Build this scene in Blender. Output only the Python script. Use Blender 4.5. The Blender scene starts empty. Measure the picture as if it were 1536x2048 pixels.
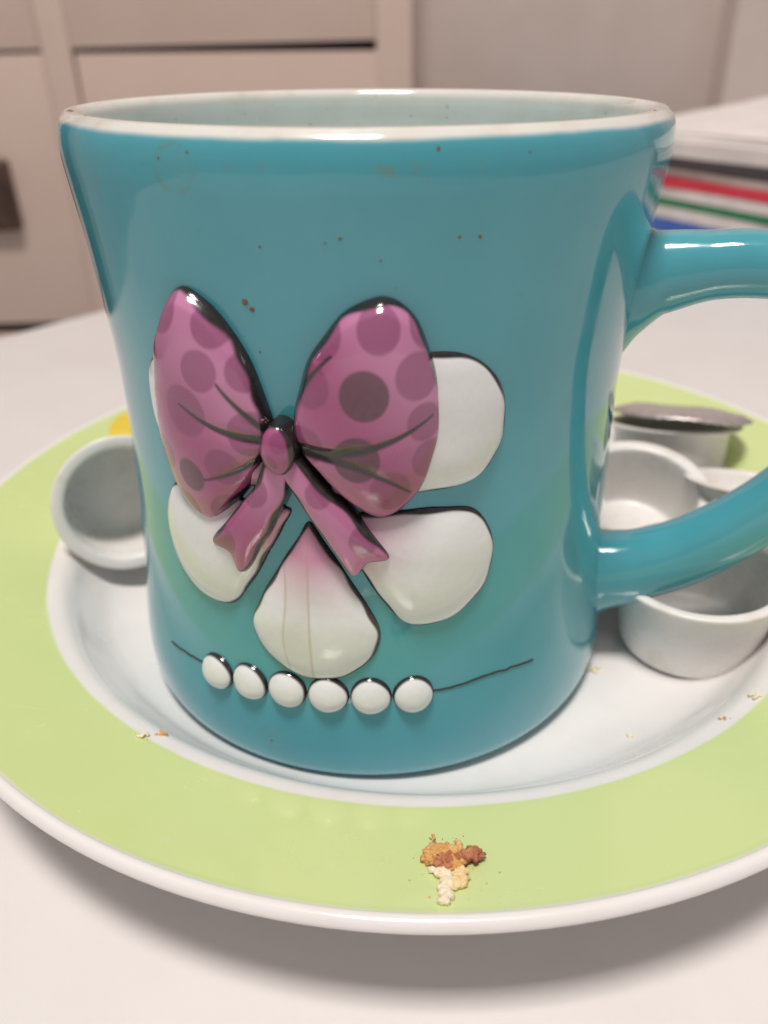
import bpy, bmesh, math, random
import numpy as np
from mathutils import Matrix, Vector, Euler

S = 0.01                      # everything below is written in centimetres
scene = bpy.context.scene
COL = scene.collection
rng = random.Random(7)

# ------------------------------------------------------------------ camera
PITCH, ROLL, FPX = 0.5281, -0.0283, 1600.1
CAM = (0.2524, -12.8963, 9.9834)
cam_d = bpy.data.cameras.new('camera')
cam = bpy.data.objects.new('camera', cam_d)
COL.objects.link(cam)
f = Vector((0, math.cos(PITCH), -math.sin(PITCH)))
r = f.cross(Vector((0, 0, 1))).normalized()
u = r.cross(f)
r2 = r * math.cos(ROLL) + u * math.sin(ROLL)
u2 = -r * math.sin(ROLL) + u * math.cos(ROLL)
m = Matrix((r2, u2, -f)).transposed().to_4x4()
m.translation = Vector(CAM) * S
cam.matrix_world = m
cam_d.sensor_width = 36.0
cam_d.sensor_fit = 'AUTO'
cam_d.lens = 36.0 * FPX / 2048.0
cam_d.clip_start = 0.005
cam_d.clip_end = 50
cam_d.dof.use_dof = True
cam_d.dof.focus_distance = 0.103
cam_d.dof.aperture_fstop = 17.0
cam_d.dof.aperture_blades = 0
scene.camera = cam

# ------------------------------------------------------------------ light
world = bpy.data.worlds.new('World')
scene.world = world
world.use_nodes = True
bg = world.node_tree.nodes['Background']
bg.inputs['Color'].default_value = (1.0, 0.925, 0.89, 1)
bg.inputs['Strength'].default_value = 0.30

ld = bpy.data.lights.new('ceiling_panel', 'AREA')
ld.shape = 'RECTANGLE'
ld.size, ld.size_y = 0.50, 0.42
ld.energy = 52.5
ld.color = (1.0, 0.93, 0.875)
lo = bpy.data.objects.new('ceiling_panel', ld)
COL.objects.link(lo)
lo.location = (-0.13, -0.50, 2.20)
lo.rotation_euler = (math.radians(-13), 0, 0)

vs = scene.view_settings
vs.view_transform = 'Standard'
vs.look = 'None'
vs.exposure = 0.0
vs.gamma = 1.0
vs.use_curve_mapping = False
scene.cycles.max_bounces = 10
scene.cycles.use_denoising = True


# ------------------------------------------------------------------ helpers
def link(o, parent=None):
    COL.objects.link(o)
    if parent is not None:
        o.parent = parent
    return o


def mesh_obj(name, verts, faces, mat, parent=None, smooth=True, loc=(0, 0, 0), rot=(0, 0, 0), col=None, fattr=None):
    me = bpy.data.meshes.new(name)
    me.from_pydata([(v[0] * S, v[1] * S, v[2] * S) for v in verts], [], [tuple(int(i) for i in q) for q in faces])
    me.update()
    if smooth:
        me.polygons.foreach_set('use_smooth', [True] * len(me.polygons))
    if mat is not None:
        me.materials.append(mat)
    if col is not None:
        a = me.color_attributes.new('Col', 'FLOAT_COLOR', 'POINT')
        a.data.foreach_set('color', np.asarray(col, dtype=np.float32).ravel())
    if fattr is not None:
        a = me.attributes.new(fattr[0], 'FLOAT', 'POINT')
        a.data.foreach_set('value', np.asarray(fattr[1], dtype=np.float32))
    o = bpy.data.objects.new(name, me)
    o.location = Vector(loc) * S
    o.rotation_euler = rot
    return link(o, parent)


def empty(name, loc=(0, 0, 0), rot=(0, 0, 0)):
    o = bpy.data.objects.new(name, None)
    o.location = Vector(loc) * S
    o.rotation_euler = rot
    o.empty_display_size = 0.01
    return link(o)


def tag(o, label, cat, group=None):
    o['label'] = label
    o['category'] = cat
    if group:
        o['group'] = group
    return o


def catmull(pts, n, closed=False):
    P = [np.array(p, float) for p in pts]
    out = []
    N = len(P)
    segs = N if closed else N - 1
    for i in range(segs):
        if closed:
            p0, p1, p2, p3 = P[(i - 1) % N], P[i], P[(i + 1) % N], P[(i + 2) % N]
        else:
            p1, p2 = P[i], P[i + 1]
            p0 = P[i - 1] if i > 0 else 2 * p1 - p2
            p3 = P[i + 2] if i + 2 < N else 2 * p2 - p1
        d1 = max(np.linalg.norm(p1 - p0) ** .5, 1e-6)
        d2 = max(np.linalg.norm(p2 - p1) ** .5, 1e-6)
        d3 = max(np.linalg.norm(p3 - p2) ** .5, 1e-6)
        m1 = ((p1 - p0) / d1 - (p2 - p0) / (d1 + d2) + (p2 - p1) / d2) * d2
        m2 = ((p2 - p1) / d2 - (p3 - p1) / (d2 + d3) + (p3 - p2) / d3) * d2
        for k in range(n):
            t = k / n
            out.append((2 * t**3 - 3 * t**2 + 1) * p1 + (t**3 - 2 * t**2 + t) * m1 + (-2 * t**3 + 3 * t**2) * p2 + (t**3 - t**2) * m2)
    if not closed:
        out.append(P[-1])
    return np.array(out)


def lathe(prof, seg=128, closed=False):
    """prof: rows of (r, z); a row with r = 0 at an end becomes one vertex."""
    verts, faces, rows, src = [], [], [], []
    for k, (rr, zz) in enumerate(prof):
        if rr < 1e-5:
            rows.append([len(verts)] * seg)
            verts.append((0, 0, zz)); src.append(k)
        else:
            rows.append(list(range(len(verts), len(verts) + seg)))
            for j in range(seg):
                a = 2 * math.pi * j / seg
                verts.append((rr * math.cos(a), rr * math.sin(a), zz)); src.append(k)
    n = len(rows)
    for k in range(n if closed else n - 1):
        A, B = rows[k], rows[(k + 1) % n]
        for j in range(seg):
            q = [A[j], A[(j + 1) % seg], B[(j + 1) % seg], B[j]]
            w = []
            for i in q:
                if i not in w:
                    w.append(i)
            if len(w) >= 3:
                faces.append(w)
    return verts, faces, src


def tube(path, rad, n=12, caps=True):
    P = [np.array(p, float) for p in path]
    verts, faces = [], []
    up = np.array([0.13, 0.21, 0.97])
    for i, p in enumerate(P):
        t = P[min(i + 1, len(P) - 1)] - P[max(i - 1, 0)]
        t /= np.linalg.norm(t)
        a = np.cross(t, up); a /= np.linalg.norm(a)
        b = np.cross(a, t)
        rd = rad[i] if hasattr(rad, '__len__') else rad
        for j in range(n):
            th = 2 * math.pi * j / n
            verts.append(p + a * rd * math.cos(th) + b * rd * math.sin(th))
    for i in range(len(P) - 1):
        for j in range(n):
            faces.append((i * n + j, i * n + (j + 1) % n, (i + 1) * n + (j + 1) % n, (i + 1) * n + j))
    if caps:
        faces.append(tuple(range(n))[::-1])
        faces.append(tuple(range((len(P) - 1) * n, len(P) * n)))
    return verts, faces


def rounded_box(sx, sy, sz, bev=0.1, seg=3):
    bm = bmesh.new()
    bmesh.ops.create_cube(bm, size=1)
    for v in bm.verts:
        v.co = Vector((v.co.x * sx, v.co.y * sy, v.co.z * sz))
    if bev > 0:
        bmesh.ops.bevel(bm, geom=list(bm.edges), offset=bev, segments=seg, profile=0.5, affect='EDGES')
    bm.verts.index_update()
    V = [tuple(v.co) for v in bm.verts]
    F = [[v.index for v in q.verts] for q in bm.faces]
    bm.free()
    return V, F


# ------------------------------------------------------------------ materials
def new_mat(name):
    mt = bpy.data.materials.new(name)
    mt.use_nodes = True
    nt = mt.node_tree
    return mt, nt, nt.nodes['Principled BSDF']


def N(nt, kind, **kw):
    n = nt.nodes.new(kind)
    for k, v in kw.items():
        setattr(n, k, v)
    return n


def mix_col(nt, fac, a, b):
    n = N(nt, 'ShaderNodeMix', data_type='RGBA')
    for sock, v in ((n.inputs['Factor'], fac), (n.inputs['A'], a), (n.inputs['B'], b)):
        if hasattr(v, 'is_linked'):
            nt.links.new(v, sock)
        elif isinstance(v, (int, float)):
            sock.default_value = v
        else:
            sock.default_value = (*v, 1)
    return n.outputs['Result']


def noise(nt, scale, detail=4, rough=0.55, vec=None):
    n = N(nt, 'ShaderNodeTexNoise')
    n.inputs['Scale'].default_value = scale
    n.inputs['Detail'].default_value = detail
    n.inputs['Roughness'].default_value = rough
    nt.links.new(vec if vec is not None else N(nt, 'ShaderNodeTexCoord').outputs['Object'], n.inputs['Vector'])
    return n.outputs['Fac']


def ramp(nt, fac, a, b, va=0.0, vb=1.0):
    n = N(nt, 'ShaderNodeMapRange', interpolation_type='SMOOTHSTEP')
    nt.links.new(fac, n.inputs['Value'])
    n.inputs['From Min'].default_value = a
    n.inputs['From Max'].default_value = b
    n.inputs['To Min'].default_value = va
    n.inputs['To Max'].default_value = vb
    return n.outputs['Result']


def math_n(nt, op, a, b=0.0):
    n = N(nt, 'ShaderNodeMath', operation=op)
    for i, v in enumerate((a, b)):
        if hasattr(v, 'is_linked'):
            nt.links.new(v, n.inputs[i])
        else:
            n.inputs[i].default_value = v
    return n.outputs[0]


def bump(nt, p, fac, strength, dist):
    n = N(nt, 'ShaderNodeBump')
    n.inputs['Strength'].default_value = strength
    n.inputs['Distance'].default_value = dist
    nt.links.new(fac, n.inputs['Height'])
    nt.links.new(n.outputs['Normal'], p.inputs['Normal'])


def simple(name, c1, c2=None, scale=300, rough=0.5, bs=0.0, bscale=800, bdist=0.0002, metal=0, spec=0.5, coat=0, rvar=0.0):
    mt, nt, p = new_mat(name)
    if c2 is None:
        c2 = tuple(c * 0.9 for c in c1)
    fac = ramp(nt, noise(nt, scale), 0.3, 0.7)
    nt.links.new(mix_col(nt, fac, c1, c2), p.inputs['Base Color'])
    p.inputs['Roughness'].default_value = rough
    p.inputs['Metallic'].default_value = metal
    p.inputs['Specular IOR Level'].default_value = spec
    p.inputs['Coat Weight'].default_value = coat
    p.inputs['Coat Roughness'].default_value = 0.05
    if rvar:
        nt.links.new(ramp(nt, noise(nt, scale * 0.37, 5), 0.3, 0.7, rough - rvar, rough + rvar), p.inputs['Roughness'])
    if bs:
        bump(nt, p, noise(nt, bscale, 3), bs, bdist)
    return mt


def print_mat(name, rough=0.16):
    """glazed print: the ink colours sit in the colour attribute"""
    mt, nt, p = new_mat(name)
    a = N(nt, 'ShaderNodeAttribute', attribute_name='Col')
    g = ramp(nt, noise(nt, 900, 4), 0.25, 0.75)
    dark = mix_col(nt, 0.06, a.outputs['Color'], (0.25, 0.22, 0.20))
    nt.links.new(mix_col(nt, g, a.outputs['Color'], dark), p.inputs['Base Color'])
    nt.links.new(ramp(nt, noise(nt, 260, 4), 0.3, 0.75, rough - 0.06, rough + 0.12), p.inputs['Roughness'])
    p.inputs['Coat Weight'].default_value = 0.5
    p.inputs['Coat Roughness'].default_value = 0.06
    bump(nt, p, noise(nt, 300, 2), 0.12, 0.0002)
    return mt


def mug_mat():
    mt, nt, p = new_mat('turquoise_glaze')
    tc = N(nt, 'ShaderNodeTexCoord').outputs['Object']
    z = N(nt, 'ShaderNodeAttribute', attribute_name='lip')      # cm along the section, 0 on the ridge, + inside
    zf = z.outputs['Fac']
    wob = math_n(nt, 'MULTIPLY', math_n(nt, 'SUBTRACT', noise(nt, 90, 3, vec=tc), 0.5), 0.08)
    zf2 = math_n(nt, 'ADD', zf, wob)
    teal = mix_col(nt, ramp(nt, noise(nt, 55, 4, vec=tc), 0.3, 0.7), (0.068, 0.34, 0.415), (0.082, 0.365, 0.44))
    fine = ramp(nt, noise(nt, 700, 5, 0.7, vec=tc), 0.62, 0.80)
    teal = mix_col(nt, math_n(nt, 'MULTIPLY', fine, 0.25), teal, (0.06, 0.18, 0.18))
    # dried coffee rings and runs
    for (cx, cy, cz, rad, wd, amt) in ((-2.02, -3.74, 8.86, 0.26, 0.06, 0.30), (-1.85, -3.78, 8.96, 0.16, 0.05, 0.14),
                                       (-1.55, -3.98, 0.80, 0.20, 0.05, 0.3)):
        d = N(nt, 'ShaderNodeVectorMath', operation='DISTANCE')
        nt.links.new(tc, d.inputs[0])
        d.inputs[1].default_value = (cx * S, cy * S, cz * S)
        dd = math_n(nt, 'ADD', d.outputs['Value'], math_n(nt, 'MULTIPLY', wob, 0.03))
        ring = ramp(nt, math_n(nt, 'ABSOLUTE', math_n(nt, 'SUBTRACT', dd, rad * S)), 0.0, wd * S, amt, 0.0)
        ring = math_n(nt, 'MULTIPLY', ring, ramp(nt, noise(nt, 260, 4, vec=tc), 0.42, 0.62))
        teal = mix_col(nt, ring, teal, (0.17, 0.19, 0.10))
        fillm = ramp(nt, dd, rad * S * 0.8, rad * S, amt * 0.25, 0.0)
        teal = mix_col(nt, fillm, teal, (0.20, 0.32, 0.26))
    st = N(nt, 'ShaderNodeMapping'); st.inputs['Scale'].default_value = (330, 330, 70)
    nt.links.new(tc, st.inputs['Vector'])
    runs = ramp(nt, noise(nt, 1.0, 4, 0.6, vec=st.outputs['Vector']), 0.60, 0.72)
    runs = math_n(nt, 'MULTIPLY', math_n(nt, 'MULTIPLY', runs, ramp(nt, zf, -2.6, -0.4)), 0.30)
    teal = mix_col(nt, runs, teal, (0.17, 0.27, 0.24))
    blot = math_n(nt, 'MULTIPLY', ramp(nt, noise(nt, 240, 5, 0.65, vec=tc), 0.61, 0.70), ramp(nt, zf, -1.2, -0.3, 0.06, 0.45))
    teal = mix_col(nt, blot, teal, (0.20, 0.22, 0.15))
    lipw = mix_col(nt, ramp(nt, noise(nt, 160, 5, vec=tc), 0.45, 0.8), (0.76, 0.745, 0.70), (0.64, 0.60, 0.50))
    c = mix_col(nt, ramp(nt, zf2, -0.21, -0.12), teal, lipw)
    ins = mix_col(nt, ramp(nt, noise(nt, 130, 5, vec=tc), 0.4, 0.75), (0.66, 0.765, 0.745), (0.62, 0.70, 0.66))
    spk = ramp(nt, noise(nt, 950, 3, 0.6, vec=tc), 0.67, 0.74)
    ins = mix_col(nt, math_n(nt, 'MULTIPLY', spk, 0.7), ins, (0.16, 0.12, 0.07))
    c = mix_col(nt, ramp(nt, zf2, 0.10, 0.36), c, ins)
    nt.links.new(c, p.inputs['Base Color'])
    nt.links.new(ramp(nt, noise(nt, 140, 5, vec=tc), 0.35, 0.75, 0.07, 0.2), p.inputs['Roughness'])
    p.inputs['Coat Weight'].default_value = 0.4
    p.inputs['Coat Roughness'].default_value = 0.04
    bump(nt, p, noise(nt, 110, 2, vec=tc), 0.12, 0.0004)
    return mt


def plate_mat():
    mt, nt, p = new_mat('plate_glaze')
    tc = N(nt, 'ShaderNodeTexCoord').outputs['Object']
    at = N(nt, 'ShaderNodeAttribute', attribute_name='ring').outputs['Fac']
    at = math_n(nt, 'ADD', at, math_n(nt, 'MULTIPLY', math_n(nt, 'SUBTRACT', noise(nt, 60, 2, vec=tc), 0.5), 0.03))
    white = mix_col(nt, ramp(nt, noise(nt, 120, 5, vec=tc), 0.45, 0.8), (0.80, 0.775, 0.765), (0.765, 0.735, 0.71))
    green = mix_col(nt, ramp(nt, noise(nt, 35, 4, vec=tc), 0.35, 0.7), (0.585, 0.69, 0.30), (0.60, 0.70, 0.325))
    smear = ramp(nt, noise(nt, 210, 6, 0.65, vec=tc), 0.60, 0.78)
    green = mix_col(nt, math_n(nt, 'MULTIPLY', smear, 0.35), green, (0.65, 0.71, 0.42))
    mp_ = N(nt, 'ShaderNodeMapping'); mp_.inputs['Scale'].default_value = (30, 900, 200); mp_.inputs['Rotation'].default_value = (0, 0, 0.7)
    nt.links.new(tc, mp_.inputs['Vector'])
    scr = ramp(nt, noise(nt, 1.0, 3, 0.6, vec=mp_.outputs['Vector']), 0.70, 0.76)
    green = mix_col(nt, math_n(nt, 'MULTIPLY', scr, 0.22), green, (0.72, 0.78, 0.55))
    white = mix_col(nt, math_n(nt, 'MULTIPLY', scr, 0.20), white, (0.62, 0.60, 0.57))
    g = math_n(nt, 'MULTIPLY', ramp(nt, at, 0.98, 1.02), ramp(nt, at, 1.97, 2.03, 1.0, 0.0))
    nt.links.new(mix_col(nt, g, white, green), p.inputs['Base Color'])
    nt.links.new(ramp(nt, noise(nt, 100, 5, vec=tc), 0.35, 0.75, 0.12, 0.30), p.inputs['Roughness'])
    p.inputs['Coat Weight'].default_value = 0.3
    p.inputs['Coat Roughness'].default_value = 0.08
    bump(nt, p, noise(nt, 70, 2, vec=tc), 0.10, 0.0004)
    return mt


M_MUG = mug_mat()
M_PLATE = plate_mat()
M_PRINT = print_mat('relief_print')
M_BEAD = simple('bead_glaze', (0.70, 0.74, 0.74), (0.60, 0.66, 0.62), 350, 0.14, 0.2, 500, 0.0002, coat=0.5)
M_INK = simple('dark_ink', (0.020, 0.016, 0.018), (0.04, 0.03, 0.028), 600, 0.25, coat=0.3)
M_SPECK = simple('coffee_grounds', (0.12, 0.085, 0.05), (0.26, 0.16, 0.09), 900, 0.6)
M_TABLE = simple('table_laminate', (0.715, 0.69, 0.685), (0.695, 0.67, 0.665), 45, 0.42, 0.15, 1500, 0.00006, rvar=0.06)
def cup_mat():
    mt, nt, p = new_mat('cup_plastic')
    tc = N(nt, 'ShaderNodeTexCoord').outputs['Object']
    c = mix_col(nt, ramp(nt, noise(nt, 150, 4, vec=tc), 0.35, 0.7), (0.82, 0.795, 0.775), (0.78, 0.755, 0.73))
    film = ramp(nt, noise(nt, 210, 5, 0.6, vec=tc), 0.56, 0.66)
    c = mix_col(nt, math_n(nt, 'MULTIPLY', film, 0.35), c, (0.66, 0.58, 0.46))
    nt.links.new(c, p.inputs['Base Color'])
    nt.links.new(ramp(nt, noise(nt, 300, 4, vec=tc), 0.35, 0.7, 0.22, 0.42), p.inputs['Roughness'])
    bump(nt, p, noise(nt, 240, 3, vec=tc), 0.12, 0.0003)
    return mt


M_CUP = cup_mat()
M_FOIL = simple('foil_silver', (0.66, 0.61, 0.59), (0.52, 0.48, 0.47), 500, 0.42, 0.5, 350, 0.0006, metal=0.75)
M_YEL = simple('foil_yellow', (0.72, 0.52, 0.02), (0.78, 0.60, 0.10), 300, 0.35, 0.4, 350, 0.0005)
M_CAB = simple('cabinet_lacquer', (0.72, 0.56, 0.49), (0.70, 0.54, 0.465), 12, 0.5, 0.05, 300, 0.0003)
M_GAP = simple('cabinet_inside', (0.035, 0.037, 0.05), (0.02, 0.022, 0.03), 40, 0.8)
M_WALL = simple('wall_paint', (0.66, 0.565, 0.525), (0.63, 0.535, 0.49), 20, 0.8, 0.2, 400, 0.0004)
M_HANDLE = simple('dark_metal', (0.16, 0.10, 0.08), (0.08, 0.05, 0.045), 60, 0.4, metal=0.6)
M_PAPER = simple('paper', (0.76, 0.71, 0.69), (0.68, 0.63, 0.61), 60, 0.8, 0.3, 160, 0.0006)
M_PAPER_T = simple('paper_tan', (0.66, 0.56, 0.50), (0.58, 0.50, 0.45), 80, 0.8, 0.3, 160, 0.0006)
M_RED = simple('folder_red', (0.72, 0.045, 0.085), (0.62, 0.03, 0.06), 120, 0.45)
M_GREEN = simple('folder_green', (0.02, 0.24, 0.10), (0.015, 0.19, 0.08), 120, 0.45)
M_BLUE = simple('folder_blue', (0.05, 0.16, 0.55), (0.04, 0.12, 0.45), 120, 0.45)

TZ = -0.50                    # table top; 0 is the floor of the plate


# ------------------------------------------------------------------ setting
def slab(name, cx, cy, cz, sx, sy, sz, mat, rz=0.0, bev=0.2, parent=None):
    V, F = rounded_box(sx, sy, sz, bev)
    return mesh_obj(name, V, F, mat, parent, True, (cx, cy, cz), (0, 0, rz))


# table: back edge runs diagonally behind the plate on the left
ea = math.radians(48)
ux, uy = math.cos(ea), math.sin(ea)
nx, ny = uy, -ux              # towards the table side
L, W = 190.0, 75.0
p0 = (-16.0, 21.15)
cxy = (p0[0] + ux * 15 + nx * W / 2, p0[1] + uy * 15 + ny * W / 2)
table = slab('table_top', cxy[0], cxy[1], TZ - 1.25, L, W, 2.5, M_TABLE, ea, 0.18)
table['kind'] = 'structure'

CABY = 78.0
wall = slab('back_wall', 30, CABY + 8, 20, 300, 2, 240, M_WALL, 0, 0)
wall['kind'] = 'structure'
pier = slab('wall_pier', 37.0 + 30, CABY + 12, 20, 60, 18, 240, M_WALL, 0, 0.3)
pier['kind'] = 'structure'

# cabinet: carcass frame, drawer fronts standing in it with dark gaps
cab = empty('cabinet', (-30, CABY, -70))
tag(cab, 'pale beige cabinet with drawer fronts and dark gaps behind the mug', 'cabinet')


def cpart(name, x0, x1, y0, y1, z0, z1, mat, bev=0.06, tilt=0.0):
    V, F = rounded_box(x1 - x0, y1 - y0, z1 - z0, bev)
    return mesh_obj(name, V, F, mat, cab, True, ((x0 + x1) / 2 + 30, (y0 + y1) / 2 - CABY, (z0 + z1) / 2 + 70), (0, tilt, 0))


cpart('carcass', -95, 3.9, CABY + 1.9, CABY + 6.9, -70, 75, M_GAP, 0)
cpart('stile', 0.80, 4.3, CABY - 0.1, CABY + 1.9, -70, 75, M_CAB)
cpart('stile', -32.0, -29.13, CABY - 0.1, CABY + 1.9, -70, 75, M_CAB)
cpart('side_panel', 3.9, 4.25, CABY + 1.9, CABY + 7, -70, 75, M_CAB, 0.05)
cpart('drawer_front', -29.1, 0.75, CABY, CABY + 1.8, 10.45, 40, M_CAB, tilt=0.0)
cpart('drawer_front', -29.1, 0.75, CABY + 0.05, CABY + 1.85, -24, 9.77, M_CAB, tilt=0.0155)
cpart('drawer_front', -62, -32.1, CABY, CABY + 1.8, 10.45, 40, M_CAB)
lf = cpart('drawer_front', -62, -32.1, CABY + 0.05, CABY + 1.85, -16.6, 10.1, M_CAB)
cpart('drawer_front', -62, -32.1, CABY, CABY + 1.8, -40, -17.9, M_CAB)
V, F = rounded_box(9, 2.0, 7.0, 0.5)
hd = mesh_obj('handle', V, F, M_HANDLE, lf, True, (4.75, -1.4, 0.5))


# ------------------------------------------------------------------ papers and folders on the table
fa = math.radians(-63)
FW = np.array([math.cos(fa), math.sin(fa)])       # along the visible face, towards the camera on the right
FD = np.array([-FW[1], FW[0]])                    # away from the camera
FC = np.array([14.0, 36.0])                       # hidden back corner


def sheaf(name, z0, z1, mat, label, cat, off=0.0, wav=0.05, length=26.0, depth=30.0, lift=0.0, n=1, group=None, seed=0, bulge=0.0):
    """a pad of sheets: closed slab with slightly uneven edges, its far end lifted by `lift`"""
    rg = np.random.RandomState(seed)
    nu, nv = 40, 30
    ph = rg.rand(6) * 6.28
    verts, faces = [], []

    def pt(i, j, top):
        a = i / (nu - 1); b = j / (nv - 1)
        w = wav * (math.sin(a * 7 + ph[0]) + 0.6 * math.sin(a * 17 + ph[1])) * 0.6
        q = FC + FW * (a * length - 1.0 + off) + FD * (b * depth + (w if j == 0 else 0) + off * 0.4)
        zz = (z1 if top else z0) + lift * b ** 0.8 * (1 if top else 0.75) + wav * 0.7 * math.sin(a * 5 + ph[2] + b * 3) * a
        zz += bulge * (a - 0.25) * (1 - 0.4 * b)
        return (q[0], q[1], zz)
    for top in (0, 1):
        for i in range(nu):
            for j in range(nv):
                verts.append(pt(i, j, top))
    T = nu * nv
    ix = lambda i, j, t: t * T + i * nv + j
    for i in range(nu - 1):
        for j in range(nv - 1):
            faces.append((ix(i, j, 1), ix(i + 1, j, 1), ix(i + 1, j + 1, 1), ix(i, j + 1, 1)))
            faces.append((ix(i, j, 0), ix(i, j + 1, 0), ix(i + 1, j + 1, 0), ix(i + 1, j, 0)))
    for i in range(nu - 1):
        for j in (0, nv - 1):
            q = (ix(i, j, 0), ix(i + 1, j, 0), ix(i + 1, j, 1), ix(i, j, 1))
            faces.append(q if j == 0 else q[::-1])
    for j in range(nv - 1):
        for i in (0, nu - 1):
            q = (ix(i, j, 0), ix(i, j, 1), ix(i, j + 1, 1), ix(i, j + 1, 0))
            faces.append(q if i == 0 else q[::-1])
    o = mesh_obj(name, verts, faces, mat, None, False)
    tag(o, label, cat, group)
    return o


sheaf('paper_pad', TZ + 0.02, 0.75, M_PAPER, 'thick white paper pad at the bottom of the stack behind the handle', 'paper', 0.0, 0.05, seed=1)
sheaf('blue_folder', 0.80, 1.50, M_BLUE, 'blue folder low in the stack right behind the mug handle', 'folder', -0.1, 0.06, seed=2)
sheaf('paper_pad', 1.54, 2.12, M_PAPER, 'white papers between the blue and the green folder', 'paper', 0.0, 0.06, seed=3)
sheaf('green_folder', 2.16, 2.52, M_GREEN, 'green folder seen as a thin edge between white papers', 'folder', -0.1, 0.05, seed=4)
sheaf('paper_pad', 2.56, 3.06, M_PAPER, 'white papers between the green and the red folder', 'paper', 0.0, 0.06, seed=5)
sheaf('red_folder', 3.10, 3.58, M_RED, 'red folder seen as a bright edge right of the mug rim', 'folder', -0.15, 0.06, seed=6)
sheaf('paper_pad', 3.62, 3.98, M_PAPER_T, 'brownish paper pad lying on the red folder', 'paper', 0.2, 0.08, seed=7)
sheaf('paper_pad', 4.62, 5.35, M_PAPER, 'curled white papers on top of the stack right of the rim', 'paper', -0.7, 0.10, lift=2.2, depth=30, seed=8)
sheaf('paper_sheet', 5.42, 5.50, M_PAPER, 'loose curled sheet lying on the top papers, lower one', 'paper', 0.5, 0.16, lift=2.35, depth=28, seed=18, bulge=0.25)
sheaf('paper_sheet', 5.62, 5.68, M_PAPER, 'loose curled sheet on the very top of the stack', 'paper', 1.3, 0.2, lift=2.5, depth=27, seed=19, bulge=0.45)
sheaf('gap_shade_slab', 4.02, 4.58, simple('painted_gap_shade', (0.11, 0.09, 0.10), None, 80, 0.6), 'dark grey slab painted as the shaded gap under the topmost curled papers', 'folder', 0.25, 0.05, seed=9)  # dark slab stands in for the shadow in the gap below the curled papers


# ------------------------------------------------------------------ plate
PC = (1.018, 1.928)
prof_a = catmull([(0, 0.0), (3.0, 0.0), (5.4, 0.0), (6.05, 0.05), (6.6, 0.26), (6.98, 0.66), (7.2, 0.97), (7.35, 1.09), (7.59, 1.18)], 7)
prof_b = catmull([(7.59, 1.18), (8.2, 1.335), (8.8, 1.49), (9.412, 1.655)], 6)
prof_c = catmull([(9.412, 1.655), (9.455, 1.682), (9.52, 1.685), (9.575, 1.64), (9.60, 1.57), (9.57, 1.50), (9.48, 1.44), (9.2, 1.36), (8.4, 1.12), (7.5, 0.80),
                  (7.0, 0.3), (6.5, -0.2), (6.0, -0.30), (5.7, -0.34), (5.62, -0.45), (5.5, TZ), (5.3, TZ), (5.2, -0.45), (5.1, -0.31), (3, -0.30), (0, -0.30)], 6)
prof = np.vstack([prof_a[:-1], prof_b[:-1], prof_c])
ring = np.concatenate([np.linspace(0, 1, len(prof_a))[:-1] ** 1.0, np.linspace(1, 2, len(prof_b))[:-1], np.linspace(2, 3, len(prof_c))])
# ring counts 0..1 white well, 1..2 green band, 2..3 white lip and underside
V, F, src = lathe(prof, 200)
plate = mesh_obj('plate', V, F, M_PLATE, None, True, (PC[0], PC[1], 0), fattr=('ring', ring[src]))
tag(plate, 'white plate with a broad lime green rim under the mug', 'plate')


def plate_z(x, y):
    return float(np.interp(math.hypot(x - PC[0], y - PC[1]), np.concatenate([prof_a[:, 0], prof_b[1:, 0]]), np.concatenate([prof_a[:, 1], prof_b[1:, 1]])))


# ------------------------------------------------------------------ mug
LEAN = 0.02
mug = empty('mug', (0, 0, 0.01), (0, LEAN, 0))
tag(mug, 'turquoise mug with white lip, handle and raised bow and flower', 'mug')

OUT = [(0, 0.10), (2.8, 0.10), (3.05, 0.0), (3.35, 0.0), (3.7, 0.01), (4.02, 0.05), (4.19, 0.15), (4.275, 0.34), (4.30, 0.60), (4.295, 0.95), (4.255, 1.4), (4.165, 2.2), (4.10, 3.1), (4.05, 4.0),
       (4.01, 5.0), (4.02, 6.0), (4.09, 6.9), (4.17, 7.8), (4.24, 8.4), (4.275, 8.75), (4.27, 9.0), (4.225, 9.16), (4.13, 9.265)]
INN = [(4.13, 9.265), (4.03, 9.27), (3.95, 9.19), (3.915, 9.05), (3.89, 8.7), (3.82, 7.8), (3.72, 6.5), (3.68, 5.0), (3.75, 3.0), (3.8, 1.6), (3.6, 0.8), (3.0, 0.5), (0, 0.45)]
po = catmull(OUT, 8)
pi_ = catmull(INN, 8)
mp = np.vstack([po[:-1], pi_])
dl = np.concatenate([[0], np.cumsum(np.hypot(*np.diff(mp, axis=0).T))])
lipv = dl - dl[len(po) - 1] - 0.04
V, F, src = lathe(mp, 224)
mesh_obj('body', V, F, M_MUG, mug, True, fattr=('lip', lipv[src]))
zk = po[:, 1]; rk = po[:, 0]
sel = zk > 0.3
ZK, RK = zk[sel], rk[sel]


def mug_r(z):
    return np.interp(z, ZK, RK)


def on_mug(s, z, h=0.0):
    """s: arc length (cm at radius 4.2) from the front towards the right, z: height, h: above the glaze"""
    ph = np.asarray(s) / 4.2
    rr = mug_r(z) + h
    return np.stack([rr * np.sin(ph), -rr * np.cos(ph), np.asarray(z) + 0 * rr], -1)


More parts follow.
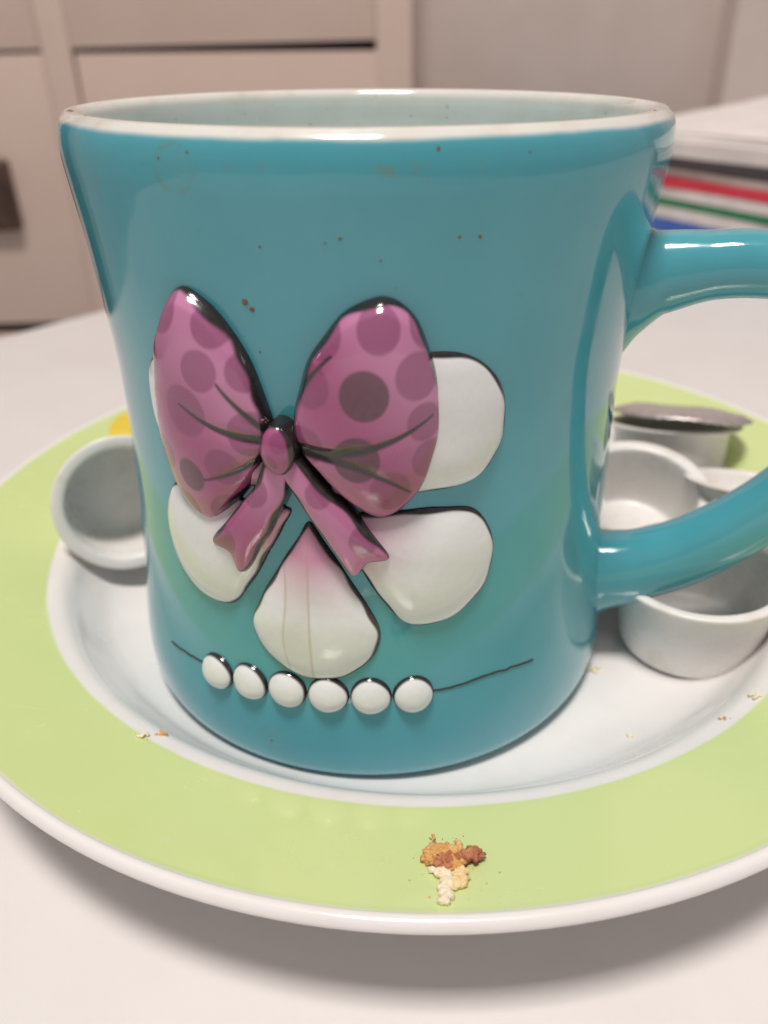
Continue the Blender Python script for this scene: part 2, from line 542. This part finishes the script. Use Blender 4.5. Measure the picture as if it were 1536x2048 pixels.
# handle
HA = -0.26
ctr = catmull([(3.75, 6.98), (4.3, 7.08), (4.9, 7.21), (5.6, 7.29), (6.3, 7.22), (6.95, 6.85), (7.4, 6.2), (7.5, 5.35), (7.3, 4.5), (6.85, 3.72), (6.2, 3.0), (5.5, 2.42), (4.8, 2.05), (4.2, 1.85), (3.75, 1.75)], 7)
n_c = len(ctr)
tt = np.linspace(0, 1, n_c)
hh = np.interp(tt, [0, .035, .08, .16, .3, .5, .7, .85, .93, .97, 1], [1.20, .88, .60, .48, .45, .46, .53, .63, .74, .92, 1.15])   # half height in the plane
hw = np.interp(tt, [0, .035, .08, .16, .3, .5, .7, .85, .93, .97, 1], [.86, .66, .52, .47, .46, .47, .50, .55, .62, .72, .9])
V, F = [], []
NS = 28
for i in range(n_c):
    t = ctr[min(i + 1, n_c - 1)] - ctr[max(i - 1, 0)]
    t = t / np.linalg.norm(t)
    nrm = np.array([-t[1], t[0]])
    for j in range(NS):
        a = 2 * math.pi * j / NS
        ca, sa = math.cos(a), math.sin(a)
        q = ctr[i] + nrm * hh[i] * np.sign(sa) * abs(sa) ** 0.9
        w = hw[i] * np.sign(ca) * abs(ca) ** 0.9
        V.append((q[0] * math.cos(HA) - w * math.sin(HA), q[0] * math.sin(HA) + w * math.cos(HA), q[1]))
for i in range(n_c - 1):
    for j in range(NS):
        F.append((i * NS + j, (i + 1) * NS + j, (i + 1) * NS + (j + 1) % NS, i * NS + (j + 1) % NS))
hob = mesh_obj('handle', V, F, M_MUG, mug, True, fattr=('lip', [-5.0] * len(V)))


# ---- raised decoration: a plain flower with a dotted bow and a string of beads
def seg_dist(P, poly):
    d = np.full(len(P), 1e9)
    for a, b in zip(poly, np.roll(poly, -1, axis=0)):
        ab = b - a
        t = np.clip(((P - a) @ ab) / (ab @ ab + 1e-12), 0, 1)
        d = np.minimum(d, np.hypot(*(P - (a + t[:, None] * ab)).T))
    return d


def puff(name, outline, height, colour, base=0.0, parent=None, centre=None, samples=18, power=0.5, crease=None):
    ol = catmull(outline, samples, True)
    ol = ol + 0.006 * np.stack([np.sin(ol[:, 1] * 8.3 + ol[:, 0] * 3), np.sin(ol[:, 0] * 9.1 + ol[:, 1] * 4)], -1)
    c = np.mean(ol, axis=0) if centre is None else np.array(centre, float)
    Mn = len(ol)
    tl = 1 - (1 - np.linspace(0, 1, 64)[1:]) ** 1.4
    P = [c[None]]
    T = [np.zeros(1)]
    for t in tl:
        P.append(c + (ol - c) * t)
        T.append(np.full(Mn, t))
    P = np.vstack(P); T = np.concatenate(T)
    ed = seg_dist(P, ol)
    H = height * (0.72 * np.clip(1 - T ** 2.6, 0, 1) ** power + 0.28 * np.clip(1 - T ** 2, 0, 1)) + base * np.clip((1 - T) / 0.10, 0, 1) ** 0.6
    H = H + 0.012 * np.sin(P[:, 0] * 4.1 + P[:, 1] * 2.3) * np.sin(P[:, 1] * 3.7 - P[:, 0] * 1.9) * (1 - T)
    if crease is not None:
        H = H + crease(P, T)
    H = np.where(T > 0.999, -0.03, H)
    W = on_mug(P[:, 0], P[:, 1], H)
    faces = []
    for j in range(Mn):
        faces.append((0, 1 + j, 1 + (j + 1) % Mn))
    for k in range(len(tl) - 1):
        a, b = 1 + k * Mn, 1 + (k + 1) * Mn
        for j in range(Mn):
            faces.append((a + j, b + j, b + (j + 1) % Mn, a + (j + 1) % Mn))
    area = np.sum(ol[:, 0] * np.roll(ol[:, 1], -1) - np.roll(ol[:, 0], -1) * ol[:, 1])
    if area < 0:
        faces = [q[::-1] for q in faces]
    return mesh_obj(name, W, faces, M_PRINT, parent or mug, True, col=colour(P, T, ed, c))


def rgba(a):
    return np.concatenate([a, np.ones((len(a), 1))], 1)


WHT = np.array([0.78, 0.80, 0.81]); INK = np.array([0.018, 0.014, 0.016])
PNK = np.array([0.36, 0.07, 0.20]); PALE = np.array([0.56, 0.22, 0.40]); DOT = np.array([0.215, 0.035, 0.125]); DRK = np.array([0.055, 0.018, 0.032])
ROSE = np.array([0.55, 0.17, 0.34])


def lerp(a, b, t):
    t = np.clip(t, 0, 1)[:, None]
    return a * (1 - t) + b * t


FL = np.array([-0.85, 4.92])
wob = np.random.RandomState(3)


def inkw(P, w0, ph):
    return w0 * (1 + 0.35 * np.sin(P[:, 0] * 9 + ph) + 0.25 * np.sin(P[:, 1] * 13 + ph * 2))


def petal_col(k):
    def fn(P, T, ed, c):
        d = np.hypot(*(P - FL).T)
        col = np.tile(WHT, (len(P), 1))
        col = lerp(col, np.tile(ROSE, (len(P), 1)), 0.85 * (1 - np.clip((d - 0.8) / 0.95, 0, 1)) ** 1.5)
        # dried coffee run
        for x0, x1 in ((-1.22, -0.86),):
            inside = (P[:, 0] > x0) & (P[:, 0] < x1) & (P[:, 1] < 4.2)
            run = np.exp(-((P[:, 0] - x0 - 0.03 * np.sin(P[:, 1] * 4)) / 0.018) ** 2) + np.exp(-((P[:, 0] - x1) / 0.018) ** 2)
            run = run * (P[:, 1] < 4.4)
            col = lerp(col, np.tile([0.42, 0.30, 0.16], (len(P), 1)), 0.40 * run + 0.10 * inside)
        col = lerp(np.tile(INK, (len(P), 1)), col, (ed - inkw(P, 0.035, k)) / 0.025)
        return rgba(col)
    return fn


for k, (ang, Lp, Wp) in enumerate(((31, 2.95, 1.0), (-30, 2.86, 0.98), (-90, 2.86, 0.98), (-150, 2.86, 0.98), (150, 2.86, 0.95))):
    a = math.radians(ang)
    e1 = np.array([math.cos(a), math.sin(a)]); e2 = np.array([-e1[1], e1[0]])
    sh = [(0.10, 0.0), (0.20, 0.20), (0.36, 0.49), (0.55, 0.80), (0.72, 0.98), (0.87, 0.80), (0.965, 0.44), (1.0, 0.0), (0.965, -0.44), (0.87, -0.80), (0.72, -0.98), (0.55, -0.80), (0.36, -0.49), (0.20, -0.20)]
    puff('petal', [FL + e1 * x * Lp + e2 * y * Wp for x, y in sh], 0.22, petal_col(k), centre=FL + e1 * 0.60 * Lp, power=0.55)


def dots(seed, n, box, rmin, rmax):
    rg = random.Random(seed); out = []
    for _ in range(4000):
        q = (rg.uniform(box[0], box[1]), rg.uniform(box[2], box[3])); rd = rg.uniform(rmin, rmax)
        if all(math.hypot(q[0] - o[0], q[1] - o[1]) > rd + o[2] + 0.10 for o in out):
            out.append((q[0], q[1], rd, rg.random() < 0.16))
        if len(out) >= n:
            break
    return out


KN = np.array([-1.12, 5.78])


def bow_col(dl, folds, seed):
    def fn(P, T, ed, c):
        d = np.hypot(*(P - KN).T)
        col = lerp(np.tile(PNK, (len(P), 1)), np.tile(PALE, (len(P), 1)), 0.5 + 0.5 * np.sin(P[:, 0] * 2.3 + P[:, 1] * 1.7 + seed))
        for (x, y, rd, dk) in dl:
            dd = np.hypot(P[:, 0] - x, (P[:, 1] - y) * 0.86) - rd
            ringd = np.exp(-((dd + 0.02) / 0.02) ** 2) * 0.35                # darker ink line round each dot
            body = np.clip(1 - dd / 0.03, 0, 1) * (0.80 if dk else 0.62)
            col = lerp(col, np.tile(DRK if dk else DOT, (len(P), 1)), np.maximum(body, ringd))
        for fa_, ln, wd in folds:
            e = np.array([math.cos(fa_), math.sin(fa_)])
            al = (P - KN) @ e; ac = np.abs((P - KN) @ np.array([-e[1], e[0]]) - (0.22 * np.sin(al * 1.5) * np.sign(fa_ % 3.14159 - 0.3)))
            w = wd * np.clip(1 - al / ln, 0, 1) * (al > 0)
            col = lerp(np.tile(INK, (len(P), 1)), col, np.where(w > 0, (ac - w) / 0.03, 1))
        col = lerp(np.tile(INK, (len(P), 1)), col, (ed - inkw(P, 0.045, seed)) / 0.025)
        return rgba(col)
    return fn


def bow_crease(folds):
    def fn(P, T):
        h = np.zeros(len(P))
        for fa_, ln, wd in folds:
            e = np.array([math.cos(fa_), math.sin(fa_)])
            al = (P - KN) @ e; ac = (P - KN) @ np.array([-e[1], e[0]]) - (0.22 * np.sin(al * 1.5) * np.sign(fa_ % 3.14159 - 0.3))
            h -= 0.06 * np.exp(-(ac / 0.09) ** 2) * np.clip(1 - al / ln, 0, 1) * (al > 0) * np.clip((1 - T) * 6, 0, 1)
        return h
    return fn


LOOP_L = [(-2.31, 7.58), (-2.73, 7.09), (-3.01, 6.3), (-3.1, 5.42), (-2.82, 4.68), (-2.35, 4.38), (-1.87, 4.79), (-1.43, 5.40), (-1.26, 5.80), (-1.37, 6.48), (-1.62, 7.07), (-1.95, 7.45)]
LOOP_R = [(-0.97, 5.80), (-0.84, 6.60), (-0.56, 7.12), (-0.2, 7.48), (0.17, 7.60), (0.52, 7.38), (0.76, 6.83), (0.88, 6.19), (0.80, 5.52), (0.55, 5.0), (0.12, 4.74), (-0.28, 4.95), (-0.68, 5.38)]
TAIL_L = [(-1.22, 5.72), (-1.50, 5.20), (-1.95, 4.62), (-2.30, 4.10), (-2.02, 4.02), (-1.85, 3.72), (-1.45, 4.30), (-1.08, 5.05), (-1.02, 5.62)]
TAIL_R = [(-1.20, 5.62), (-0.95, 5.05), (-0.55, 4.40), (-0.22, 3.90), (-0.02, 4.12), (0.28, 4.18), (-0.10, 4.72), (-0.60, 5.28), (-1.00, 5.72)]
fl_l = [(math.radians(152), 1.3, 0.06), (math.radians(200), 1.2, 0.05), (math.radians(118), 1.0, 0.04)]
fl_r = [(math.radians(16), 1.9, 0.085), (math.radians(-24), 1.7, 0.075), (math.radians(52), 1.4, 0.05)]
puff('bow_tail', TAIL_L, 0.16, bow_col(dots(5, 6, (-2.3, -1.0, 3.8, 5.6), .13, .2), [], 1.0), base=0.17)
puff('bow_tail', TAIL_R, 0.16, bow_col(dots(6, 6, (-1.2, 0.3, 3.8, 5.6), .13, .2), [], 2.0), base=0.17)
puff('bow_loop', LOOP_L, 0.26, bow_col(dots(11, 13, (-3.0, -1.4, 4.5, 7.4), .19, .29), fl_l, 0.3), base=0.14, crease=bow_crease(fl_l), samples=26, power=0.6)
puff('bow_loop', LOOP_R, 0.26, bow_col(dots(12, 13, (-0.8, 0.75, 4.9, 7.4), .19, .29), fl_r, 1.3), base=0.14, crease=bow_crease(fl_r), samples=26, power=0.6)
kn = [(-1.12 + 0.24 * math.cos(t) * 1.0, 5.74 + 0.36 * math.sin(t)) for t in np.linspace(0, 2 * math.pi, 11)[:-1]]
puff('bow_knot', kn, 0.24, bow_col([(-1.05, 5.9, .1, False), (-1.2, 5.6, .1, False)], [], 4.0), base=0.20)

BEADS = [(-2.53, 1.70), (-1.91, 1.76), (-1.29, 1.80), (-0.67, 1.82), (-0.05, 1.83), (0.57, 1.82)]
thread = catmull([(-3.73, 1.62), (-2.9, 1.70)] + BEADS + [(1.05, 1.82), (1.74, 1.87), (2.6, 1.80)], 8)
jit = np.random.RandomState(1)
path = [on_mug(s + 0 * jit.randn(), z + 0.006 * jit.randn(), 0.004) for s, z in thread]
V, F = tube(path, 0.016, 6)
mesh_obj('bead_string', V, F, M_INK, mug)


def bead_col(P, T, ed, c):
    col = np.tile(WHT * 0.98, (len(P), 1))
    return rgba(lerp(np.tile(INK, (len(P), 1)), col, (ed - inkw(P, 0.016, c[0])) / 0.02))


for k, (s, z) in enumerate(BEADS):
    rx = 0.305
    ol = [(s + rx * math.cos(t), z + rx * math.sin(t)) for t in np.linspace(0, 2 * math.pi, 13)[:-1]]
    puff('bead', ol, 0.17, bead_col, samples=5)

# dried specks of coffee on the glaze
SP = [(-1.44, 7.49, .045), (-1.37, 7.41, .04), (-1.33, 6.9, .018), (0.13, 8.0, .02), (-0.29, 8.23, .022), (-1.17, 8.12, .02), (0.98, 8.22, .022), (1.21, 8.21, .026), (0.71, 9.08, .025),
      (-2.28, 8.96, .02), (-1.59, 0.74, .025), (-0.45, 8.18, .014), (-1.9, 9.03, .02), (1.7, 9.02, .014), (0.3, 7.7, .01)]
V, F = [], []
rg = np.random.RandomState(4)


def speck(p, nrm, rad):
    nrm = nrm / np.linalg.norm(nrm)
    a = np.cross(nrm, [0.3, 0.2, 0.9]); a /= np.linalg.norm(a); b = np.cross(nrm, a)
    b0 = len(V); n = 14
    V.append(p + nrm * rad * 0.35)
    for k in range(n):
        t = 2 * math.pi * k / n; rr = rad * (0.7 + 0.45 * rg.rand())
        V.append(p + (a * math.cos(t) + b * math.sin(t)) * rr - nrm * 0.004)
    for k in range(n):
        F.append((b0, b0 + 1 + k, b0 + 1 + (k + 1) % n))


for s, z, rad in SP:
    p = on_mug(s, z, 0.003)
    speck(p, np.array([p[0], p[1], 0]), rad)
for k in range(26):                         # inner wall at the back, along the tide line
    ph = math.radians(rg.uniform(35, 150)); z = 8.35 + 0.25 * rg.rand() + 0.1 * math.sin(ph * 3)
    rr = float(np.interp(z, pi_[::-1, 1], pi_[::-1, 0])) - 0.003
    p = np.array([rr * math.cos(ph), rr * math.sin(ph), z])
    speck(p, np.array([-p[0], -p[1], 0]), 0.015 + 0.05 * rg.rand() ** 3)
for ph, rad in ((200, .05), (203, .04), (215, .03), (330, .03), (20, .03), (12, .02)):
    t = math.radians(ph)
    speck(np.array([4.06 * math.cos(t), 4.06 * math.sin(t), 9.272]), np.array([0, 0, 1.0]), rad)
t = HA
speck(np.array([5.0 * math.cos(t) + 0.1, 5.0 * math.sin(t) - 0.1, 7.63]), np.array([0, 0, 1.0]), 0.045)
sp = mesh_obj('coffee_specks', V, F, M_SPECK, mug, True)
sp['kind'] = 'stuff'

# ------------------------------------------------------------------ creamer cups and their lids
RT, RB, HC = 1.44, 1.28, 1.62
CUPP = catmull([(0, 0.06), (RB - 0.25, 0.05), (RB - 0.10, 0.02), (RB - 0.02, 0.06), (RB + 0.015, 0.18), (RB + 0.08, 0.85), (RT - 0.03, HC - 0.10), (RT + 0.02, HC - 0.085), (RT + 0.10, HC - 0.08), (RT + 0.125, HC - 0.045), (RT + 0.11, HC), (RT + 0.02, HC + 0.012), (RT - 0.07, HC - 0.02),
                (RT - 0.10, HC - 0.12), (RB + 0.01, 0.85), (RB - 0.07, 0.26), (RB - 0.13, 0.16), (RB - 0.25, 0.12), (0, 0.12)], 5)
RF = 1.36
CUPG = catmull([(0, 0.06), (RB - 0.30, 0.05), (RB - 0.16, 0.02), (RB - 0.08, 0.06), (RB - 0.045, 0.18), (RB + 0.0, 0.85), (RF - 0.03, HC - 0.11), (RF + 0.02, HC - 0.09), (RF + 0.18, HC - 0.075), (RF + 0.215, HC - 0.045), (RF + 0.20, HC - 0.005), (RF + 0.02, HC + 0.012), (RF - 0.06, HC - 0.02),
                (RF - 0.09, HC - 0.12), (RB - 0.06, 0.85), (RB - 0.13, 0.26), (RB - 0.18, 0.16), (RB - 0.30, 0.12), (0, 0.12)], 5)
cup_me = {}


def axis_rot(nv, spin=0.0):
    q = Vector(nv).normalized().to_track_quat('Z', 'Y')
    return (q.to_matrix() @ Matrix.Rotation(spin, 3, 'Z')).to_euler()


def cup(rim, nv, label, sc=1.0, sz=1.0, flange=True):
    """rim: middle of the opening, nv: the way it faces"""
    if flange not in cup_me:
        cv, cf, _ = lathe(CUPG if flange else CUPP, 96)
        o = mesh_obj('creamer_cup', cv, cf, M_CUP)
        cup_me[flange] = o.data
    else:
        o = bpy.data.objects.new('creamer_cup', cup_me[flange])
        link(o)
    o.location = (Vector(rim) - Vector(nv).normalized() * HC * sz) * S
    o.rotation_euler = axis_rot(nv)
    o.scale = (sc, sc, sz)
    return tag(o, label, 'cup', 'empty creamer cups on the plate')


cup((5.93, -0.98, 1.70), (-0.03, -0.02, 1), 'empty white creamer cup standing in front under the mug handle', flange=False)
cup((5.62, 1.92, 1.70), (-0.06, -0.30, 0.95), 'empty white creamer cup right of the mug, its inside floor showing', 0.98)
cup((7.28, 4.85, 1.92), (0.04, 0.265, 0.96), 'white creamer cup at the back with the silver lid on top', 1.02, 0.9)
cup((8.05, 1.95, 1.80), (0.10, 0.25, 0.96), 'white creamer cup half hidden behind the right curve of the handle', 0.86, 0.36)
cup((-5.05, 1.43, 1.99), (0.36, -0.85, 0.20), 'white creamer cup tipped on its side left of the mug', 0.90, 0.95)


def lid(name, loc, nv, mat, label, rad=1.5, seed=0, spin=0.0, skirt=0.0):
    rg = np.random.RandomState(seed)
    n, mrad = 96, 14
    verts, faces = [(0, 0, 0.0)], []
    ph = rg.rand(5) * 6.28
    for k in range(1, mrad + 1):
        t = k / mrad
        for j in range(n):
            a = 2 * math.pi * j / n
            rr = rad * t * (1 + 0.16 * math.exp(-((a - math.pi) / 0.22) ** 2) * t)          # pull tab
            zz = t ** 2 * (0.02 * math.sin(2 * a + ph[0]) + 0.02 * math.sin(5 * a + ph[1])) - skirt * max(0, t - 0.85) / 0.15
            zz += 0.012 * math.sin(40 * a) * (t > 0.85)
            verts.append((rr * math.cos(a), rr * math.sin(a), zz))
    for j in range(n):
        faces.append((0, 1 + j, 1 + (j + 1) % n))
    for k in range(mrad - 1):
        for j in range(n):
            a, b = 1 + k * n, 1 + (k + 1) * n
            faces.append((a + j, b + j, b + (j + 1) % n, a + (j + 1) % n))
    o = mesh_obj(name, verts, faces, mat, None, True, loc)
    o.rotation_euler = axis_rot(nv, spin)
    sm = o.modifiers.new('thickness', 'SOLIDIFY'); sm.thickness = 0.0003
    return tag(o, label, 'lid')


lid('foil_lid', (7.40, 4.72, 2.30), (0.09, 0.29, 0.955), M_FOIL, 'crimped silver foil lid lying tilted on the rear creamer cup', 1.62, 3, 2.2, skirt=0.12)
lid('foil_lid', (-5.55, 6.35, 1.40), (0.20, -0.14, 1), M_YEL, 'yellow foil lid lying on the green rim behind the tipped cup', 1.25, 5, 0.5)


# ------------------------------------------------------------------ crumbs
def crumb_mat(name, stops, scale):
    mt, nt, p = new_mat(name)
    c = N(nt, 'ShaderNodeValToRGB')
    el = c.color_ramp.elements
    el[0].position, el[0].color = stops[0][0], (*stops[0][1], 1)
    el[1].position, el[1].color = stops[-1][0], (*stops[-1][1], 1)
    for ps, cl in stops[1:-1]:
        e = el.new(ps); e.color = (*cl, 1)
    nt.links.new(noise(nt, scale, 5, 0.6), c.inputs['Fac'])
    nt.links.new(c.outputs['Color'], p.inputs['Base Color'])
    p.inputs['Roughness'].default_value = 0.75
    p.inputs['Subsurface Weight'].default_value = 0.30
    p.inputs['Subsurface Radius'].default_value = (0.001, 0.0006, 0.0003)
    bump(nt, p, noise(nt, 2500, 4), 0.6, 0.0003)
    return mt


M_CRUST = crumb_mat('bread_crust', [(0.32, (0.64, 0.34, 0.15)), (0.44, (0.50, 0.20, 0.10)), (0.56, (0.36, 0.115, 0.065)), (0.70, (0.62, 0.34, 0.20))], 330)
M_GOLD = crumb_mat('bread_gold', [(0.3, (0.72, 0.44, 0.16)), (0.5, (0.64, 0.33, 0.10)), (0.7, (0.76, 0.54, 0.26))], 350)
M_DOUGH = crumb_mat('bread_dough', [(0.35, (0.86, 0.78, 0.62)), (0.58, (0.84, 0.72, 0.50)), (0.72, (0.80, 0.60, 0.28))], 200)


def lumps(name, spots, mat, parent, voxel=0.016, disp=0.05, seed=0, loc=(0, 0, 0)):
    """irregular crumb: many small lumps fused by remeshing, then roughened"""
    bm = bmesh.new()
    rg = random.Random(seed)
    for (x, y, z, rad) in spots:
        mtx = Matrix.Translation(Vector((x, y, z)) * S) @ Euler((rg.random() * 6, rg.random() * 6, 0)).to_matrix().to_4x4() @ Matrix.Diagonal((rg.uniform(.7, 1.3), rg.uniform(.7, 1.3), rg.uniform(.7, 1.2), 1))
        bmesh.ops.create_icosphere(bm, subdivisions=1, radius=rad * S, matrix=mtx)
    me = bpy.data.meshes.new(name)
    bm.to_mesh(me); bm.free()
    me.materials.append(mat)
    o = bpy.data.objects.new(name, me)
    o.location = Vector(loc) * S
    link(o, parent)
    rm = o.modifiers.new('fuse', 'REMESH'); rm.mode = 'VOXEL'; rm.voxel_size = voxel * S; rm.use_smooth_shade = True
    tx = bpy.data.textures.new(name + '_rough', 'CLOUDS'); tx.noise_scale = 0.00045; tx.noise_depth = 3
    dm = o.modifiers.new('rough', 'DISPLACE'); dm.texture = tx; dm.strength = disp * S; dm.mid_level = 0.5; dm.texture_coords = 'LOCAL'
    t2 = bpy.data.textures.new(name + '_torn', 'CLOUDS'); t2.noise_scale = 0.00018; t2.noise_depth = 2
    d2 = o.modifiers.new('torn', 'DISPLACE'); d2.texture = t2; d2.strength = disp * 0.6 * S; d2.mid_level = 0.5; d2.texture_coords = 'LOCAL'
    return o


cr = empty('bread_crumb', (0.95, -6.75, plate_z(0.95, -6.75)))
tag(cr, 'torn bread crumb with brown crust lying on the green rim in front', 'crumb')


def scatter(seed, pts, n, spread, rmin, rmax, zmax):
    rg = random.Random(seed); out = []
    for _ in range(n):
        i = rg.randrange(len(pts) - 1) if len(pts) > 1 else 0
        t = rg.random()
        a, b = pts[i], pts[min(i + 1, len(pts) - 1)]
        x = a[0] + (b[0] - a[0]) * t + rg.gauss(0, spread); y = a[1] + (b[1] - a[1]) * t + rg.gauss(0, spread)
        dz = plate_z(0.95 + x, -6.75 + y) - plate_z(0.95, -6.75)
        out.append((x, y, dz + 0.03 + rg.random() * zmax, rg.uniform(rmin, rmax)))
    return out


lumps('golden_crumb', scatter(3, [(-0.30, 0.00), (-0.24, 0.14), (-0.18, 0.26), (-0.06, 0.16), (0.06, 0.18), (0.10, 0.02), (-0.08, -0.04)], 190, 0.045, 0.035, 0.055, 0.07) + [(-0.20, 0.42, 0.02, 0.016), (-0.24, 0.37, 0.03, 0.022), (-0.19, 0.38, .02, .02), (-0.09, 0.36, 0.02, 0.018), (0.06, 0.31, 0.03, 0.022), (0.08, 0.36, 0.02, 0.014)], M_GOLD, cr, voxel=0.010, seed=2, disp=0.055)
lumps('crust', scatter(2, [(-0.14, -0.08), (-0.02, 0.00), (0.12, 0.05), (0.26, 0.12), (0.30, 0.08)], 120, 0.045, 0.03, 0.05, 0.11) + [(0.36, 0.15, 0.07, 0.025), (0.40, 0.10, 0.06, 0.018), (0.31, 0.21, 0.05, 0.02)], M_CRUST, cr, voxel=0.010, seed=1, disp=0.06)
lumps('white_crumb', scatter(4, [(-0.17, -0.11), (-0.09, -0.18), (-0.07, -0.32), (-0.12, -0.46), (-0.12, -0.60)], 120, 0.025, 0.045, 0.062, 0.03) + [(-0.19, -0.50, 0.03, 0.04), (-0.05, -0.62, 0.02, 0.04)], M_DOUGH, cr, voxel=0.010, seed=3, disp=0.03)
lumps('pale_crumb', scatter(5, [(0.04, -0.06), (0.10, -0.18), (0.08, -0.30), (0.00, -0.36)], 80, 0.028, 0.04, 0.055, 0.03), crumb_mat('bread_pale', [(0.35, (0.80, 0.62, 0.34)), (0.55, (0.82, 0.66, 0.38)), (0.7, (0.74, 0.48, 0.18))], 200), cr, voxel=0.010, seed=5, disp=0.03)


dust = []
rgd = random.Random(31)
for _ in range(26):
    a_ = rgd.uniform(0, 6.28); rr_ = rgd.uniform(0.25, 0.62)
    x_, y_ = rr_ * math.cos(a_) * 0.9, rr_ * math.sin(a_) - 0.05
    dust.append((x_, y_, plate_z(0.95 + x_, -6.75 + y_) - plate_z(0.95, -6.75) + 0.006, rgd.uniform(0.006, 0.016)))
du = lumps('crumb_dust', dust, M_GOLD, cr, voxel=0.006, disp=0.004, seed=9)
du['kind'] = 'stuff'


def small_crumb(x, y, size, seed, mat, label, n=9):
    z = plate_z(x, y)
    rg = random.Random(seed)
    sp_ = [(rg.gauss(0, size * 0.55), rg.gauss(0, size * 0.35), size * 0.12 + rg.random() * size * 0.3, size * rg.uniform(.2, .4)) for _ in range(n)]
    o = lumps('small_crumb', sp_, mat, None, voxel=0.012, disp=0.03, seed=seed, loc=(x, y, z))
    return tag(o, label, 'crumb')


small_crumb(-3.42, -4.27, 0.10, 21, M_DOUGH, 'pale crumb at the inner edge of the green rim, front left')
small_crumb(-3.18, -4.12, 0.085, 22, M_GOLD, 'golden crumb on the white step, front left of the mug')
small_crumb(5.26, -4.15, 0.07, 23, M_GOLD, 'golden crumb on the white step below the front cup')
small_crumb(4.05, -1.75, 0.10, 24, M_DOUGH, 'pale crumb in the shade between mug and front cup')
small_crumb(4.2, -3.5, 0.07, 25, M_DOUGH, 'faint pale crumb in the white well right of the mug')
small_crumb(5.9, -3.75, 0.10, 26, M_DOUGH, 'flat pale crumb at the inner edge of the green rim, far right')
small_crumb(0.15, -4.75, 0.05, 27, M_DOUGH, 'tiny pale crumb beside the mug foot in front', 6)
